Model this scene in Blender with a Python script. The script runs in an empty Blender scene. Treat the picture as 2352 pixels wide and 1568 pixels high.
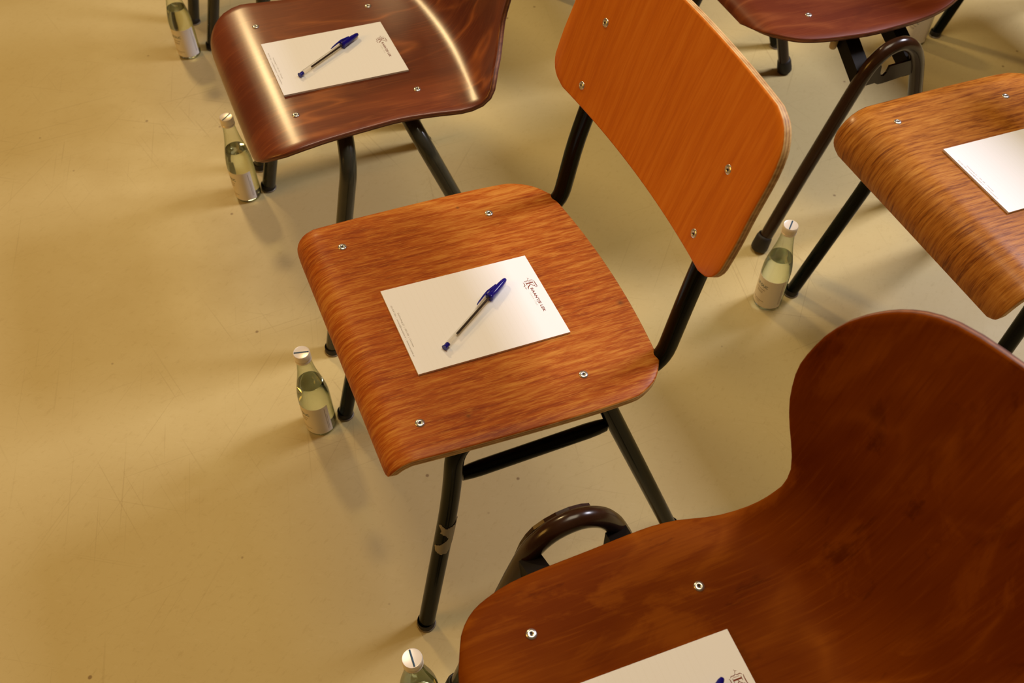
import bpy, bmesh, math, random
import numpy as np
from mathutils import Matrix, Vector

random.seed(4)
SC = bpy.context.scene
COL = SC.collection

# ------------------------------------------------------------------ camera
PITCH, ROLL, CAM_H, FPX = 0.91, -0.0038, 1.4249, 2204.1
cam = bpy.data.cameras.new('camera')
cam.sensor_width = 36.0
cam.lens = FPX * 36.0 / 2352.0
cam.clip_start = 0.02
camo = bpy.data.objects.new('camera', cam)
COL.objects.link(camo)
_fw = Vector((0, math.cos(PITCH), -math.sin(PITCH)))
_up = Vector((0, math.sin(PITCH), math.cos(PITCH)))
_rt = Vector((1, 0, 0))
_r = math.cos(ROLL) * _rt + math.sin(ROLL) * _up
_u = -math.sin(ROLL) * _rt + math.cos(ROLL) * _up
camo.matrix_world = Matrix(((_r.x, _u.x, -_fw.x, 0), (_r.y, _u.y, -_fw.y, 0),
                            (_r.z, _u.z, -_fw.z, CAM_H), (0, 0, 0, 1)))
cam.dof.use_dof = True
cam.dof.focus_distance = 1.28
cam.dof.aperture_fstop = 8.0
SC.camera = camo

# ------------------------------------------------------------------ world, lamps, exposure
world = bpy.data.worlds.new('room_light')
SC.world = world
world.use_nodes = True
bgn = world.node_tree.nodes['Background']
bgn.inputs[0].default_value = (1.0, 0.58, 0.18, 1)
bgn.inputs[1].default_value = 0.08


def area_lamp(name, loc, target, size, power, color):
    l = bpy.data.lights.new(name, 'AREA')
    l.shape = 'RECTANGLE'
    l.size, l.size_y = size
    l.energy = power
    l.color = color
    o = bpy.data.objects.new(name, l)
    COL.objects.link(o)
    d = Vector(target) - Vector(loc)
    o.matrix_world = Matrix.Translation(loc) @ d.to_track_quat('-Z', 'Y').to_matrix().to_4x4()
    return o


area_lamp('far_ceiling_lamp', (-2.0, 4.3, 3.0), (-0.1, 1.2, 0.2), (0.42, 0.26), 64, (1.0, 0.72, 0.34))
area_lamp('side_lamp', (2.3, 2.1, 2.5), (0.6, 1.3, 0.0), (0.75, 0.65), 84, (0.88, 0.87, 1.0))
area_lamp('overhead_ceiling_lamp', (0.4, 1.15, 3.25), (0.4, 1.15, 0.0), (1.3, 1.3), 45, (1.0, 0.86, 0.62))
area_lamp('left_fill', (-2.9, 0.3, 2.0), (0.2, 0.8, 0.3), (1.1, 1.1), 30, (1.0, 0.50, 0.09))  # added golden fill that brightens the chair backs, no lamp known there
SC.view_settings.view_transform = 'Standard'
SC.view_settings.look = 'None'
SC.view_settings.exposure = 0.0
SC.view_settings.gamma = 1.0
SC.view_settings.use_curve_mapping = False


# ------------------------------------------------------------------ node helpers
class NT:
    def __init__(self, name):
        self.m = bpy.data.materials.new(name)
        self.m.use_nodes = True
        self.t = self.m.node_tree
        self.t.nodes.clear()
        self.out = self.t.nodes.new('ShaderNodeOutputMaterial')

    def n(self, kind, **kw):
        nd = self.t.nodes.new('ShaderNode' + kind)
        for k, v in kw.items():
            setattr(nd, k, v)
        return nd

    def l(self, a, b):
        self.t.links.new(a, b)

    def bsdf(self, **kw):
        b = self.n('BsdfPrincipled')
        for k, v in kw.items():
            b.inputs[k].default_value = v
        self.l(b.outputs[0], self.out.inputs['Surface'])
        return b

    def coord(self, scale=(1, 1, 1), rot=(0, 0, 0), loc=(0, 0, 0), src='Object'):
        c = self.n('TexCoord')
        v = c.outputs[src]
        if any(rot):
            q = self.n('Mapping')
            q.inputs['Rotation'].default_value = rot
            self.l(v, q.inputs['Vector'])
            v = q.outputs[0]
        m = self.n('Mapping')
        m.inputs['Scale'].default_value = scale
        m.inputs['Location'].default_value = loc
        self.l(v, m.inputs['Vector'])
        return m.outputs[0]

    def noise(self, vec, scale=1.0, detail=4.0, rough=0.55, dist=0.0):
        t = self.n('TexNoise')
        t.inputs['Scale'].default_value = scale
        t.inputs['Detail'].default_value = detail
        t.inputs['Roughness'].default_value = rough
        t.inputs['Distortion'].default_value = dist
        self.l(vec, t.inputs['Vector'])
        return t.outputs['Fac']

    def ramp(self, fac, stops, interp='LINEAR'):
        r = self.n('ValToRGB')
        r.color_ramp.interpolation = interp
        e = r.color_ramp.elements
        while len(e) < len(stops):
            e.new(0.5)
        for i, (p, c) in enumerate(stops):
            e[i].position = p
            e[i].color = (c[0], c[1], c[2], 1) if not isinstance(c, (int, float)) else (c, c, c, 1)
        self.l(fac, r.inputs[0])
        return r.outputs[0]

    def mix(self, fac, a, b, mode='MIX'):
        m = self.n('Mix', data_type='RGBA', blend_type=mode)
        for i, v in ((0, fac), (6, a), (7, b)):
            if isinstance(v, (int, float)):
                m.inputs[i].default_value = v
            elif isinstance(v, tuple):
                m.inputs[i].default_value = (v[0], v[1], v[2], 1)
            else:
                self.l(v, m.inputs[i])
        return m.outputs[2]

    def math(self, op, a, b=0.0):
        m = self.n('Math', operation=op)
        for i, v in enumerate((a, b)):
            if isinstance(v, (int, float)):
                m.inputs[i].default_value = v
            else:
                self.l(v, m.inputs[i])
        return m.outputs[0]

    def bump(self, h, strength, dist, bs):
        b = self.n('Bump')
        b.inputs['Strength'].default_value = strength
        b.inputs['Distance'].default_value = dist
        self.l(h, b.inputs['Height'])
        self.l(b.outputs[0], bs.inputs['Normal'])


def mat_plain(name, col, rough=0.5, metal=0.0, spec=0.5, coat=0.0):
    t = NT(name)
    t.bsdf(**{'Base Color': (*col, 1), 'Roughness': rough, 'Metallic': metal, 'Specular IOR Level': spec,
              'Coat Weight': coat})
    return t.m


def mat_floor():
    t = NT('linoleum')
    big = t.noise(t.coord(), 1.3, 3, 0.5)
    mid = t.noise(t.coord(), 9, 5, 0.6)
    fine = t.noise(t.coord((130, 45, 1), (0, 0, 0.6)), 1.0, 4, 0.7)
    fine2 = t.noise(t.coord((50, 140, 1), (0, 0, 0.2)), 1.0, 4, 0.7)
    base = t.ramp(big, [(0.3, (0.515, 0.410, 0.186)), (0.7, (0.56, 0.450, 0.208))])
    base = t.mix(t.ramp(mid, [(0.35, 0.0), (0.7, 0.30)]), base, (0.495, 0.376, 0.158))
    base = t.mix(t.ramp(fine, [(0.56, 0.0), (0.76, 0.42)]), base, (0.385, 0.275, 0.108))
    base = t.mix(t.ramp(fine2, [(0.58, 0.0), (0.78, 0.38)]), base, (0.395, 0.285, 0.113))
    base = t.mix(t.ramp(fine2, [(0.22, 0.3), (0.42, 0.0)]), base, (0.63, 0.52, 0.29))
    # scratches: long thin streaks in several directions, only in worn patches
    patch = t.ramp(t.noise(t.coord(loc=(3, 1, 0)), 1.7, 2, 0.5), [(0.42, 0.0), (0.62, 1.0)])
    for k, (ang, sx, sy) in enumerate(((0.35, 230, 3.0), (1.15, 260, 2.6), (1.75, 250, 3.0), (2.5, 220, 3.6), (2.95, 240, 3.2))):
        s = t.noise(t.coord((sx, sy, 1), (0, 0, ang), (k * 3.7, k, 0)), 1.0, 1, 0.4, 0.25)
        s = t.ramp(s, [(0.70, 0.0), (0.75, 0.28)])
        base = t.mix(t.math('MULTIPLY', s, patch), base, (0.26, 0.165, 0.06))
    spk = t.n('TexVoronoi')
    spk.inputs['Scale'].default_value = 13
    t.l(t.coord(), spk.inputs['Vector'])
    base = t.mix(t.ramp(spk.outputs['Distance'], [(0.03, 0.8), (0.05, 0.0)]), base, (0.2, 0.12, 0.05))
    b = t.bsdf(**{'Roughness': 0.5, 'Specular IOR Level': 0.3})
    t.l(base, b.inputs['Base Color'])
    t.l(t.ramp(mid, [(0.3, 0.44), (0.7, 0.54)]), b.inputs['Roughness'])
    return t.m


def mat_streaky_wood(name, dark, mid, light, rough, coat, along=(19, 210, 19), seed=0.0, spots=(), bump=0.12, fleck=0.5):
    """worn varnished veneer with short streaks running along one axis"""
    t = NT(name)
    warp = t.noise(t.coord((3, 7, 3), loc=(seed, 0, 0)), 1.0, 2, 0.5)
    sc = t.n('VectorMath', operation='SCALE')
    sc.inputs['Scale'].default_value = 2.2
    cmb = t.n('CombineXYZ')
    t.l(warp, cmb.inputs[1])
    t.l(cmb.outputs[0], sc.inputs[0])
    add = t.n('VectorMath', operation='ADD')
    t.l(t.coord(along, loc=(seed, seed * 2, 0)), add.inputs[0])
    t.l(sc.outputs[0], add.inputs[1])
    v = add.outputs[0]
    g1 = t.noise(v, 1.0, 5, 0.62, 0.4)
    g2 = t.noise(t.coord((along[0] * 3, along[1] * 4.2, along[2] * 3), loc=(seed, 0, 3)), 1.0, 3, 0.6)
    blot = t.noise(t.coord((5, 7, 5), loc=(seed + 5, 0, 0)), 1.0, 3, 0.55)
    f = t.math('ADD', t.math('MULTIPLY', g1, 0.72), t.math('MULTIPLY', blot, 0.28))
    col = t.ramp(f, [(0.36, dark), (0.50, mid), (0.66, light)])
    col = t.mix(t.ramp(g2, [(0.52, 0.0), (0.70, fleck)]), col, light)
    col = t.mix(t.ramp(g2, [(0.28, 0.45), (0.42, 0.0)]), col, dark)
    for (x, y, z, rad) in spots:
        c = t.coord()
        dn = t.n('VectorMath', operation='DISTANCE')
        dn.inputs[1].default_value = (x, y, z)
        t.l(c, dn.inputs[0])
        col = t.mix(t.ramp(dn.outputs['Value'], [(rad * 0.6, 0.75), (rad, 0.0)]), col, (0.10, 0.04, 0.012))
    b = t.bsdf(**{'Roughness': rough, 'Coat Weight': coat, 'Coat Roughness': 0.22, 'Specular IOR Level': 0.14})
    t.l(col, b.inputs['Base Color'])
    t.bump(g2, bump, 0.002, b)
    return t.m


def mat_mahogany(name, dark, mid, vein, rough, coat, coat_rough, seed=0.0, veins=0.5, spec=0.4, patch=0.25):
    """dark stained beech shell: fine pores plus a few broad flame figures"""
    t = NT(name)
    n1 = t.noise(t.coord((2.2, 5.5, 2.2), loc=(seed, seed, 0)), 1.0, 3, 0.5, 0.9)
    n2 = t.noise(t.coord((1.5, 4.2, 1.5), (0, 0, 0.1), (seed * 1.7, seed, 0)), 1.0, 3, 0.45, 0.6)
    ring = t.math('ABSOLUTE', t.math('SUBTRACT', t.math('FRACT', t.math('MULTIPLY', n2, 11.0)), 0.5))
    pores = t.noise(t.coord((14, 320, 14), loc=(seed, 0, 0)), 1.0, 3, 0.6)
    col = t.ramp(n1, [(0.30, dark), (0.62, mid)])
    vm = t.math('MULTIPLY', t.ramp(ring, [(0.015, veins), (0.10, veins * 0.35), (0.22, 0.0)]),
                t.ramp(t.noise(t.coord((4, 6, 4), loc=(seed, 7, 0)), 1.0, 4, 0.6), [(0.44, 0.0), (0.62, 1.0)]))
    flame = t.ramp(t.noise(t.coord((5.5, 15, 5.5), loc=(seed + 2, 3, 0)), 1.0, 6, 0.62, 0.7), [(0.53, 0.0), (0.60, patch), (0.72, patch * 1.25)])
    col = t.mix(flame, col, tuple(0.55 * a + 0.45 * b for a, b in zip(mid, vein)))
    col = t.mix(t.ramp(t.noise(t.coord((9, 22, 9), loc=(seed, 11, 0)), 1.0, 5, 0.65, 0.5), [(0.60, 0.0), (0.68, patch)]), col, tuple(a * 0.62 for a in dark))
    col = t.mix(vm, col, vein)
    col = t.mix(t.ramp(pores, [(0.52, 0.0), (0.75, 0.35)]), col, dark)
    col = t.mix(t.ramp(pores, [(0.25, 0.25), (0.45, 0.0)]), col, vein)
    b = t.bsdf(**{'Roughness': rough, 'Coat Weight': coat, 'Coat Roughness': coat_rough, 'Specular IOR Level': spec})
    t.l(col, b.inputs['Base Color'])
    t.bump(pores, 0.06, 0.001, b)
    return t.m


def mat_ply_edge(name, a, c):
    t = NT(name)
    n = t.noise(t.coord((40, 40, 120)), 1.0, 4, 0.65)
    b = t.bsdf(**{'Roughness': 0.62})
    t.l(t.ramp(n, [(0.35, c), (0.6, a)]), b.inputs['Base Color'])
    return t.m


def mat_metal_paint(name, col, rough=0.32, spec=0.35, coat=0.1):
    t = NT(name)
    n = t.noise(t.coord((45, 45, 45)), 1.0, 4, 0.6)
    b = t.bsdf(**{'Roughness': rough, 'Specular IOR Level': spec, 'Coat Weight': coat, 'Coat Roughness': 0.12})
    c2 = tuple(x * 1.25 + 0.001 for x in col)
    t.l(t.ramp(n, [(0.45, col), (0.8, c2)]), b.inputs['Base Color'])
    t.l(t.ramp(n, [(0.3, rough * 0.9), (0.7, rough * 1.2)]), b.inputs['Roughness'])
    return t.m


def mat_paper(name):
    t = NT(name)
    c = t.n('TexCoord')
    sep = t.n('SeparateXYZ')
    t.l(c.outputs['Object'], sep.inputs[0])
    # faint ruled lines across the page every 8 mm
    fr = t.math('FRACT', t.math('MULTIPLY', t.math('ADD', sep.outputs[0], 0.2), 125.0))
    d = t.math('ABSOLUTE', t.math('SUBTRACT', fr, 0.5))
    lines = t.ramp(d, [(0.015, 0.10), (0.04, 0.0)])
    inside = t.math('MULTIPLY', t.math('LESS_THAN', sep.outputs[0], 0.068), t.math('GREATER_THAN', sep.outputs[0], -0.088))
    col = t.mix(t.math('MULTIPLY', lines, inside), (0.86, 0.86, 0.90), (0.60, 0.53, 0.48))
    b = t.bsdf(**{'Roughness': 0.7, 'Specular IOR Level': 0.25})
    t.l(col, b.inputs['Base Color'])
    return t.m


def mat_glass_wall(name, tint, edge):
    """thin clear wall: tinted see-through plus mirror by Fresnel, darker where seen edge-on"""
    t = NT(name)
    lw = t.n('LayerWeight')
    lw.inputs['Blend'].default_value = 0.5
    fac = lw.outputs['Facing']
    tr = t.n('BsdfTransparent')
    t.l(t.ramp(fac, [(0.35, tint), (0.72, tuple(0.6 * a + 0.4 * b for a, b in zip(tint, edge))), (0.97, edge)]), tr.inputs[0])
    gl = t.n('BsdfGlossy')
    gl.inputs['Roughness'].default_value = 0.03
    fr = t.math('ADD', t.math('MULTIPLY', t.math('POWER', fac, 5.0), 0.8), 0.04)
    mx = t.n('MixShader')
    t.l(fr, mx.inputs[0])
    t.l(tr.outputs[0], mx.inputs[1])
    t.l(gl.outputs[0], mx.inputs[2])
    t.l(mx.outputs[0], t.out.inputs['Surface'])
    return t.m


def mat_water(name):
    t = NT(name)
    t.bsdf(**{'Base Color': (0.95, 0.985, 0.91, 1), 'Roughness': 0.0, 'IOR': 1.33, 'Transmission Weight': 1.0})
    return t.m


M = dict(
    floor=mat_floor(),
    wall=mat_plain('warm_plaster', (0.34, 0.27, 0.18), 0.9, spec=0.1),
    oak=mat_streaky_wood('orange_veneer', (0.225, 0.037, 0.003), (0.36, 0.082, 0.007), (0.52, 0.205, 0.032), 0.50, 0.04, fleck=0.8,
                         spots=((0.2314, 0.1823, 0.4438, 0.0028), (0.1102, -0.1669, 0.4552, 0.0042), (0.372, -0.0625, 0.4306, 0.0045))),
    oak_back=mat_streaky_wood('orange_veneer_back', (0.49, 0.118, 0.005), (0.56, 0.148, 0.007), (0.62, 0.190, 0.015), 0.46, 0.06,
                              along=(12, 150, 8.0), seed=2.3, bump=0.06),
    amber=mat_streaky_wood('amber_veneer', (0.155, 0.036, 0.004), (0.36, 0.120, 0.014), (0.50, 0.215, 0.038), 0.38, 0.25,
                           along=(19, 220, 19), seed=6.1, bump=0.10),
    mahogany=mat_mahogany('mahogany_gloss', (0.085, 0.013, 0.003), (0.165, 0.032, 0.007), (0.40, 0.115, 0.024), 0.38, 0.65, 0.27, 0.4, 0.75, 0.35, 0.2),
    mahogany_worn=mat_mahogany('mahogany_worn', (0.092, 0.0125, 0.0004), (0.172, 0.036, 0.0010), (0.29, 0.080, 0.005), 0.6, 0.0, 0.32, 3.1, 0.45, 0.03, 0.55),
    mahogany_red=mat_mahogany('mahogany_red', (0.085, 0.012, 0.002), (0.14, 0.025, 0.005), (0.25, 0.068, 0.018), 0.5, 0.03, 0.25, 8.0, 0.5, 0.2),
    ply_light=mat_ply_edge('plywood_edge_light', (0.66, 0.42, 0.17), (0.48, 0.25, 0.07)),
    ply_dark=mat_ply_edge('plywood_edge_dark', (0.50, 0.28, 0.10), (0.28, 0.12, 0.03)),
    rim_dark=mat_ply_edge('stained_edge', (0.13, 0.035, 0.010), (0.08, 0.018, 0.005)),
    rim_mid=mat_ply_edge('stained_edge_mid', (0.28, 0.11, 0.045), (0.15, 0.045, 0.015)),  # lighter ply layer between the dark ones of the shell rim
    green_black=mat_metal_paint('green_black_paint', (0.0030, 0.0042, 0.0027), 0.20, 0.10, 0.03),
    olive=mat_metal_paint('olive_grey_paint', (0.028, 0.027, 0.018), 0.22, 0.4, 0.25),
    brown=mat_metal_paint('dark_brown_paint', (0.024, 0.0085, 0.0032), 0.22, 0.3, 0.12),
    bar_steel=mat_plain('dull_black_steel', (0.006, 0.0035, 0.002), 0.6, spec=0.12),
    rubber=mat_plain('black_rubber', (0.010, 0.007, 0.005), 0.6),
    glide=mat_plain('grey_plastic_glide', (0.20, 0.16, 0.11), 0.35),
    beige=mat_plain('beige_rubber', (0.55, 0.42, 0.22), 0.5),
    screw=mat_plain('screw_steel', (0.62, 0.60, 0.56), 0.28, 0.9),
    hole=mat_plain('screw_recess', (0.02, 0.014, 0.01), 0.6),
    tape=mat_plain('grey_tape', (0.26, 0.23, 0.19), 0.45),
    paper=mat_paper('paper'),
    paper_edge=mat_plain('paper_edges', (0.80, 0.72, 0.64), 0.8, spec=0.1),
    red_ink=mat_plain('red_brown_ink', (0.20, 0.035, 0.015), 0.7, spec=0.1),
    grey_ink=mat_plain('grey_ink', (0.30, 0.25, 0.21), 0.7, spec=0.1),
    pale_ink=mat_plain('pale_grey_ink', (0.45, 0.39, 0.33), 0.7, spec=0.1),
    blue=mat_plain('blue_plastic', (0.006, 0.004, 0.24), 0.22),
    pen_clear=mat_glass_wall('clear_pen_plastic', (0.95, 0.94, 0.92), (0.55, 0.52, 0.48)),
    ink_tube=mat_plain('dark_ink_tube', (0.035, 0.022, 0.014), 0.3),
    glass=mat_glass_wall('pale_green_glass', (0.94, 0.965, 0.90), (0.36, 0.40, 0.20)),
    water=mat_water('water'),
    label=mat_plain('cream_label', (0.84, 0.79, 0.70), 0.6, spec=0.2),
    teal=mat_plain('teal_print', (0.03, 0.11, 0.14), 0.6, spec=0.2),
    cap=mat_plain('pale_gold_cap', (0.86, 0.78, 0.68), 0.28, 0.15),
    cap_blue=mat_plain('blue_cap_stripe', (0.006, 0.045, 0.10), 0.5),
)


# ------------------------------------------------------------------ object helpers
def new_obj(name, mesh, parent=None, mats=()):
    o = bpy.data.objects.new(name, mesh)
    COL.objects.link(o)
    for m in mats:
        mesh.materials.append(M[m])
    if parent is not None:
        o.parent = parent
    return o


def mesh_py(name, verts, faces, smooth=True, fmats=None):
    me = bpy.data.meshes.new(name)
    me.from_pydata([tuple(v) for v in verts], [], faces)
    me.update()
    if smooth:
        me.polygons.foreach_set('use_smooth', [True] * len(me.polygons))
    if fmats:
        me.polygons.foreach_set('material_index', fmats)
    bm = bmesh.new()
    bm.from_mesh(me)
    bmesh.ops.recalc_face_normals(bm, faces=bm.faces)
    bm.to_mesh(me)
    bm.free()
    return me


def sharp(me, ang=35):
    me.set_sharp_from_angle(angle=math.radians(ang))
    return me


def thing(name, label, cat, loc=(0, 0, 0), rz=0.0, group=None, mat=None):
    o = bpy.data.objects.new(name, None)
    o.empty_display_size = 0.05
    COL.objects.link(o)
    if mat is None:
        o.location = loc
        o.rotation_euler = (0, 0, rz)
    else:
        o.matrix_world = mat
    o['label'] = label
    o['category'] = cat
    if group:
        o['group'] = group
    return o


def copy_tree(o, parent=None):
    c = o.copy()
    COL.objects.link(c)
    if parent is not None:
        c.parent = parent
    for ch in list(o.children):
        copy_tree(ch, c)
    return c


def P(u, v, z):            # chair coordinates (back, near side, up) -> object coordinates
    return Vector((u, -v, z))


def smooth_path(pts, n=8):
    """Catmull-Rom through the points"""
    pts = [Vector(p) for p in pts]
    q = [2 * pts[0] - pts[1]] + pts + [2 * pts[-1] - pts[-2]]
    out = []
    for i in range(1, len(q) - 2):
        p0, p1, p2, p3 = q[i - 1:i + 3]
        for k in range(n):
            t = k / n
            out.append(0.5 * ((2 * p1) + (p2 - p0) * t + (2 * p0 - 5 * p1 + 4 * p2 - p3) * t * t + (3 * p1 - p0 - 3 * p2 + p3) * t ** 3))
    out.append(pts[-1])
    return out


def fillet(pts, rads, n=7):
    """polyline with circular-ish corners"""
    pts = [Vector(p) for p in pts]
    out = [pts[0]]
    for i in range(1, len(pts) - 1):
        r = rads[i - 1]
        a = (pts[i - 1] - pts[i])
        b = (pts[i + 1] - pts[i])
        r = min(r, a.length * 0.49, b.length * 0.49)
        A = pts[i] + a.normalized() * r
        B = pts[i] + b.normalized() * r
        for k in range(n + 1):
            t = k / n
            out.append((1 - t) ** 2 * A + 2 * t * (1 - t) * pts[i] + t * t * B)
    out.append(pts[-1])
    return out


def tube_mesh(name, path, rad, seg=20, cap=True):
    """sweep a circle (radius may vary) along a path"""
    n = len(path)
    rads = rad if isinstance(rad, (list, tuple)) else [rad] * n
    T = []
    for i in range(n):
        d = path[min(i + 1, n - 1)] - path[max(i - 1, 0)]
        T.append(d.normalized())
    ref = Vector((0, 1, 0)) if abs(T[0].y) < 0.8 else Vector((1, 0, 0))
    N = (ref - T[0] * ref.dot(T[0])).normalized()
    vs, fs = [], []
    for i in range(n):
        N = (N - T[i] * N.dot(T[i])).normalized()
        B = T[i].cross(N)
        for k in range(seg):
            a = 2 * math.pi * k / seg
            vs.append(path[i] + rads[i] * (math.cos(a) * N + math.sin(a) * B))
    for i in range(n - 1):
        for k in range(seg):
            k2 = (k + 1) % seg
            fs.append((i * seg + k, i * seg + k2, (i + 1) * seg + k2, (i + 1) * seg + k))
    if cap:
        fs.append(tuple(range(seg - 1, -1, -1)))
        fs.append(tuple((n - 1) * seg + k for k in range(seg)))
    return sharp(mesh_py(name, vs, fs), 50)


def lathe(prof, seg=32, name='lathe', closed_ends=True):
    vs, fs = [], []
    idx = []
    for r, z in prof:
        if r < 1e-6:
            idx.append([len(vs)])
            vs.append((0, 0, z))
        else:
            idx.append(list(range(len(vs), len(vs) + seg)))
            for k in range(seg):
                a = 2 * math.pi * k / seg
                vs.append((r * math.cos(a), r * math.sin(a), z))
    for i in range(len(prof) - 1):
        a, b = idx[i], idx[i + 1]
        for k in range(seg):
            k2 = (k + 1) % seg
            if len(a) == 1 and len(b) == 1:
                continue
            if len(a) == 1:
                fs.append((a[0], b[k2], b[k]))
            elif len(b) == 1:
                fs.append((a[k], a[k2], b[0]))
            else:
                fs.append((a[k], a[k2], b[k2], b[k]))
    return vs, fs


def box_mesh(name, x0, x1, y0, y1, z0, z1, bev=0.002):
    bm = bmesh.new()
    bmesh.ops.create_cube(bm, size=1)
    for v in bm.verts:
        v.co = Vector(((x0 + x1) / 2 + v.co.x * (x1 - x0), (y0 + y1) / 2 + v.co.y * (y1 - y0), (z0 + z1) / 2 + v.co.z * (z1 - z0)))
    bmesh.ops.bevel(bm, geom=list(bm.edges), offset=bev, segments=2, affect='EDGES', profile=0.5)
    me = bpy.data.meshes.new(name)
    bm.to_mesh(me)
    bm.free()
    me.polygons.foreach_set('use_smooth', [True] * len(me.polygons))
    return sharp(me, 40)


def hermite(xs, ys):
    xs = np.array(xs, float)
    ys = np.array(ys, float)
    h = np.diff(xs)
    d = np.diff(ys) / h
    m = np.zeros(len(xs))
    m[0], m[-1] = d[0], d[-1]
    for i in range(1, len(xs) - 1):
        if d[i - 1] * d[i] <= 0:
            m[i] = 0
        else:
            w1, w2 = 2 * h[i] + h[i - 1], h[i] + 2 * h[i - 1]
            m[i] = (w1 + w2) / (w1 / d[i - 1] + w2 / d[i])

    def f(x):
        x = min(max(x, xs[0]), xs[-1])
        i = min(int(np.searchsorted(xs, x, 'right') - 1), len(xs) - 2)
        t = (x - xs[i]) / h[i]
        return ((1 + 2 * t) * (1 - t) ** 2 * ys[i] + t * (1 - t) ** 2 * h[i] * m[i]
                + t * t * (3 - 2 * t) * ys[i + 1] + t * t * (t - 1) * h[i] * m[i + 1])
    return f


class Profile:
    """side profile (u, z) of a bent board, addressed by arc length"""
    def __init__(self, pts, n=10):
        p = smooth_path([Vector((a, 0, b)) for a, b in pts], n)
        self.p = p
        s = [0.0]
        for i in range(1, len(p)):
            s.append(s[-1] + (p[i] - p[i - 1]).length)
        self.s = s
        self.L = s[-1]

    def at(self, s):
        s = min(max(s, 0), self.L)
        i = max(0, min(int(np.searchsorted(self.s, s, 'right') - 1), len(self.p) - 2))
        t = (s - self.s[i]) / max(1e-9, self.s[i + 1] - self.s[i])
        q = self.p[i].lerp(self.p[i + 1], t)
        d = (self.p[min(i + 2, len(self.p) - 1)] - self.p[max(i - 1, 0)]).normalized()
        return q.x, q.z, (-d.z, d.x)           # point and upward/forward normal (in u, z)

    def s_at_u(self, u):
        for i in range(len(self.p) - 1):
            if self.p[i].x <= u <= self.p[i + 1].x:
                return self.s[i] + (u - self.p[i].x) / max(1e-9, self.p[i + 1].x - self.p[i].x) * (self.s[i + 1] - self.s[i])
        return self.L


def bent_board(name, prof, stations, halfw, k_fn, thick, nv=25, rear_bulge=0.0, layers=5, layer_slots=(1, 2), e=0.0018):
    """a moulded plywood sheet: grid surface, rounded plan outline, laminated rim"""
    ns = len(stations)
    G = []
    L = stations[-1]
    for s in stations:
        w = halfw(s)
        row = []
        for j in range(nv):
            tt = -1 + 2 * j / (nv - 1)
            v = w * tt
            ss = s
            if rear_bulge:
                f = max(0.0, (s - L * 0.55) / (L * 0.45))
                ss = s - rear_bulge * f * (v / 0.2) ** 2
            u, z, nrm = prof.at(ss)
            off = k_fn(ss) * v * v
            row.append(P(u + nrm[0] * off, v, z + nrm[1] * off))
        G.append(row)
    # normals
    N = [[None] * nv for _ in range(ns)]
    for i in range(ns):
        for j in range(nv):
            a = G[min(i + 1, ns - 1)][j] - G[max(i - 1, 0)][j]
            b = G[i][min(j + 1, nv - 1)] - G[i][max(j - 1, 0)]
            n = b.cross(a)
            if n.length < 1e-12:
                n = Vector((0, 0, 1))
            n.normalize()
            u, z, nr = prof.at(stations[i])
            if n.dot(Vector((nr[0], 0, nr[1]))) < 0:
                n = -n
            N[i][j] = n
    vs, fs, fm = [], [], []
    top = [[0] * nv for _ in range(ns)]
    bot = [[0] * nv for _ in range(ns)]
    for i in range(ns):
        for j in range(nv):
            top[i][j] = len(vs)
            vs.append(G[i][j])
    for i in range(ns):
        for j in range(nv):
            bot[i][j] = len(vs)
            vs.append(G[i][j] - N[i][j] * thick)
    for i in range(ns - 1):
        for j in range(nv - 1):
            fs.append((top[i][j], top[i][j + 1], top[i + 1][j + 1], top[i + 1][j]))
            fm.append(0)
            fs.append((bot[i][j], bot[i + 1][j], bot[i + 1][j + 1], bot[i][j + 1]))
            fm.append(0)
    loop = [(0, j) for j in range(nv)] + [(i, nv - 1) for i in range(1, ns)] + \
           [(ns - 1, j) for j in range(nv - 2, -1, -1)] + [(i, 0) for i in range(ns - 2, 0, -1)]
    m = len(loop)
    cen = sum((G[i][nv // 2] for i in range(ns)), Vector()) / ns
    rings = [[top[i][j] for i, j in loop]]
    outs = []
    for q in range(m):
        i, j = loop[q]
        a = G[loop[(q + 1) % m][0]][loop[(q + 1) % m][1]]
        b = G[loop[(q - 1) % m][0]][loop[(q - 1) % m][1]]
        o = (a - b).cross(N[i][j])
        o = o.normalized() if o.length > 1e-12 else Vector((0, 0, 0))
        inward = G[min(max(i, 2), ns - 3)][min(max(j, 2), nv - 3)] - G[i][j]
        if o.dot(inward) > 0:
            o = -o
        outs.append(o)
    for kk in range(layers + 1):
        dep = 0.0012 + (thick - 0.0024) * kk / layers
        ring = []
        for q in range(m):
            i, j = loop[q]
            ring.append(len(vs))
            vs.append(G[i][j] + outs[q] * e - N[i][j] * dep)
        rings.append(ring)
    rings.append([bot[i][j] for i, j in loop])
    for r in range(len(rings) - 1):
        if r == 0 or r == len(rings) - 2:
            slot = 0
        else:
            slot = layer_slots[(r - 1) % 2]
        for q in range(m):
            q2 = (q + 1) % m
            fs.append((rings[r][q], rings[r][q2], rings[r + 1][q2], rings[r + 1][q]))
            fm.append(slot)
    return mesh_py(name, vs, fs, True, fm)


def end_stations(L, r0, r1, n0=9, n1=9, nm=26):
    st = [r0 * (1 - math.cos(math.pi / 2 * k / n0)) for k in range(n0 + 1)]
    st += [r0 + (L - r1 - r0) * k / nm for k in range(1, nm)]
    st += [L - r1 * (1 - math.cos(math.pi / 2 * (n1 - k) / n1)) for k in range(n1 + 1)]
    return st


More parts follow.
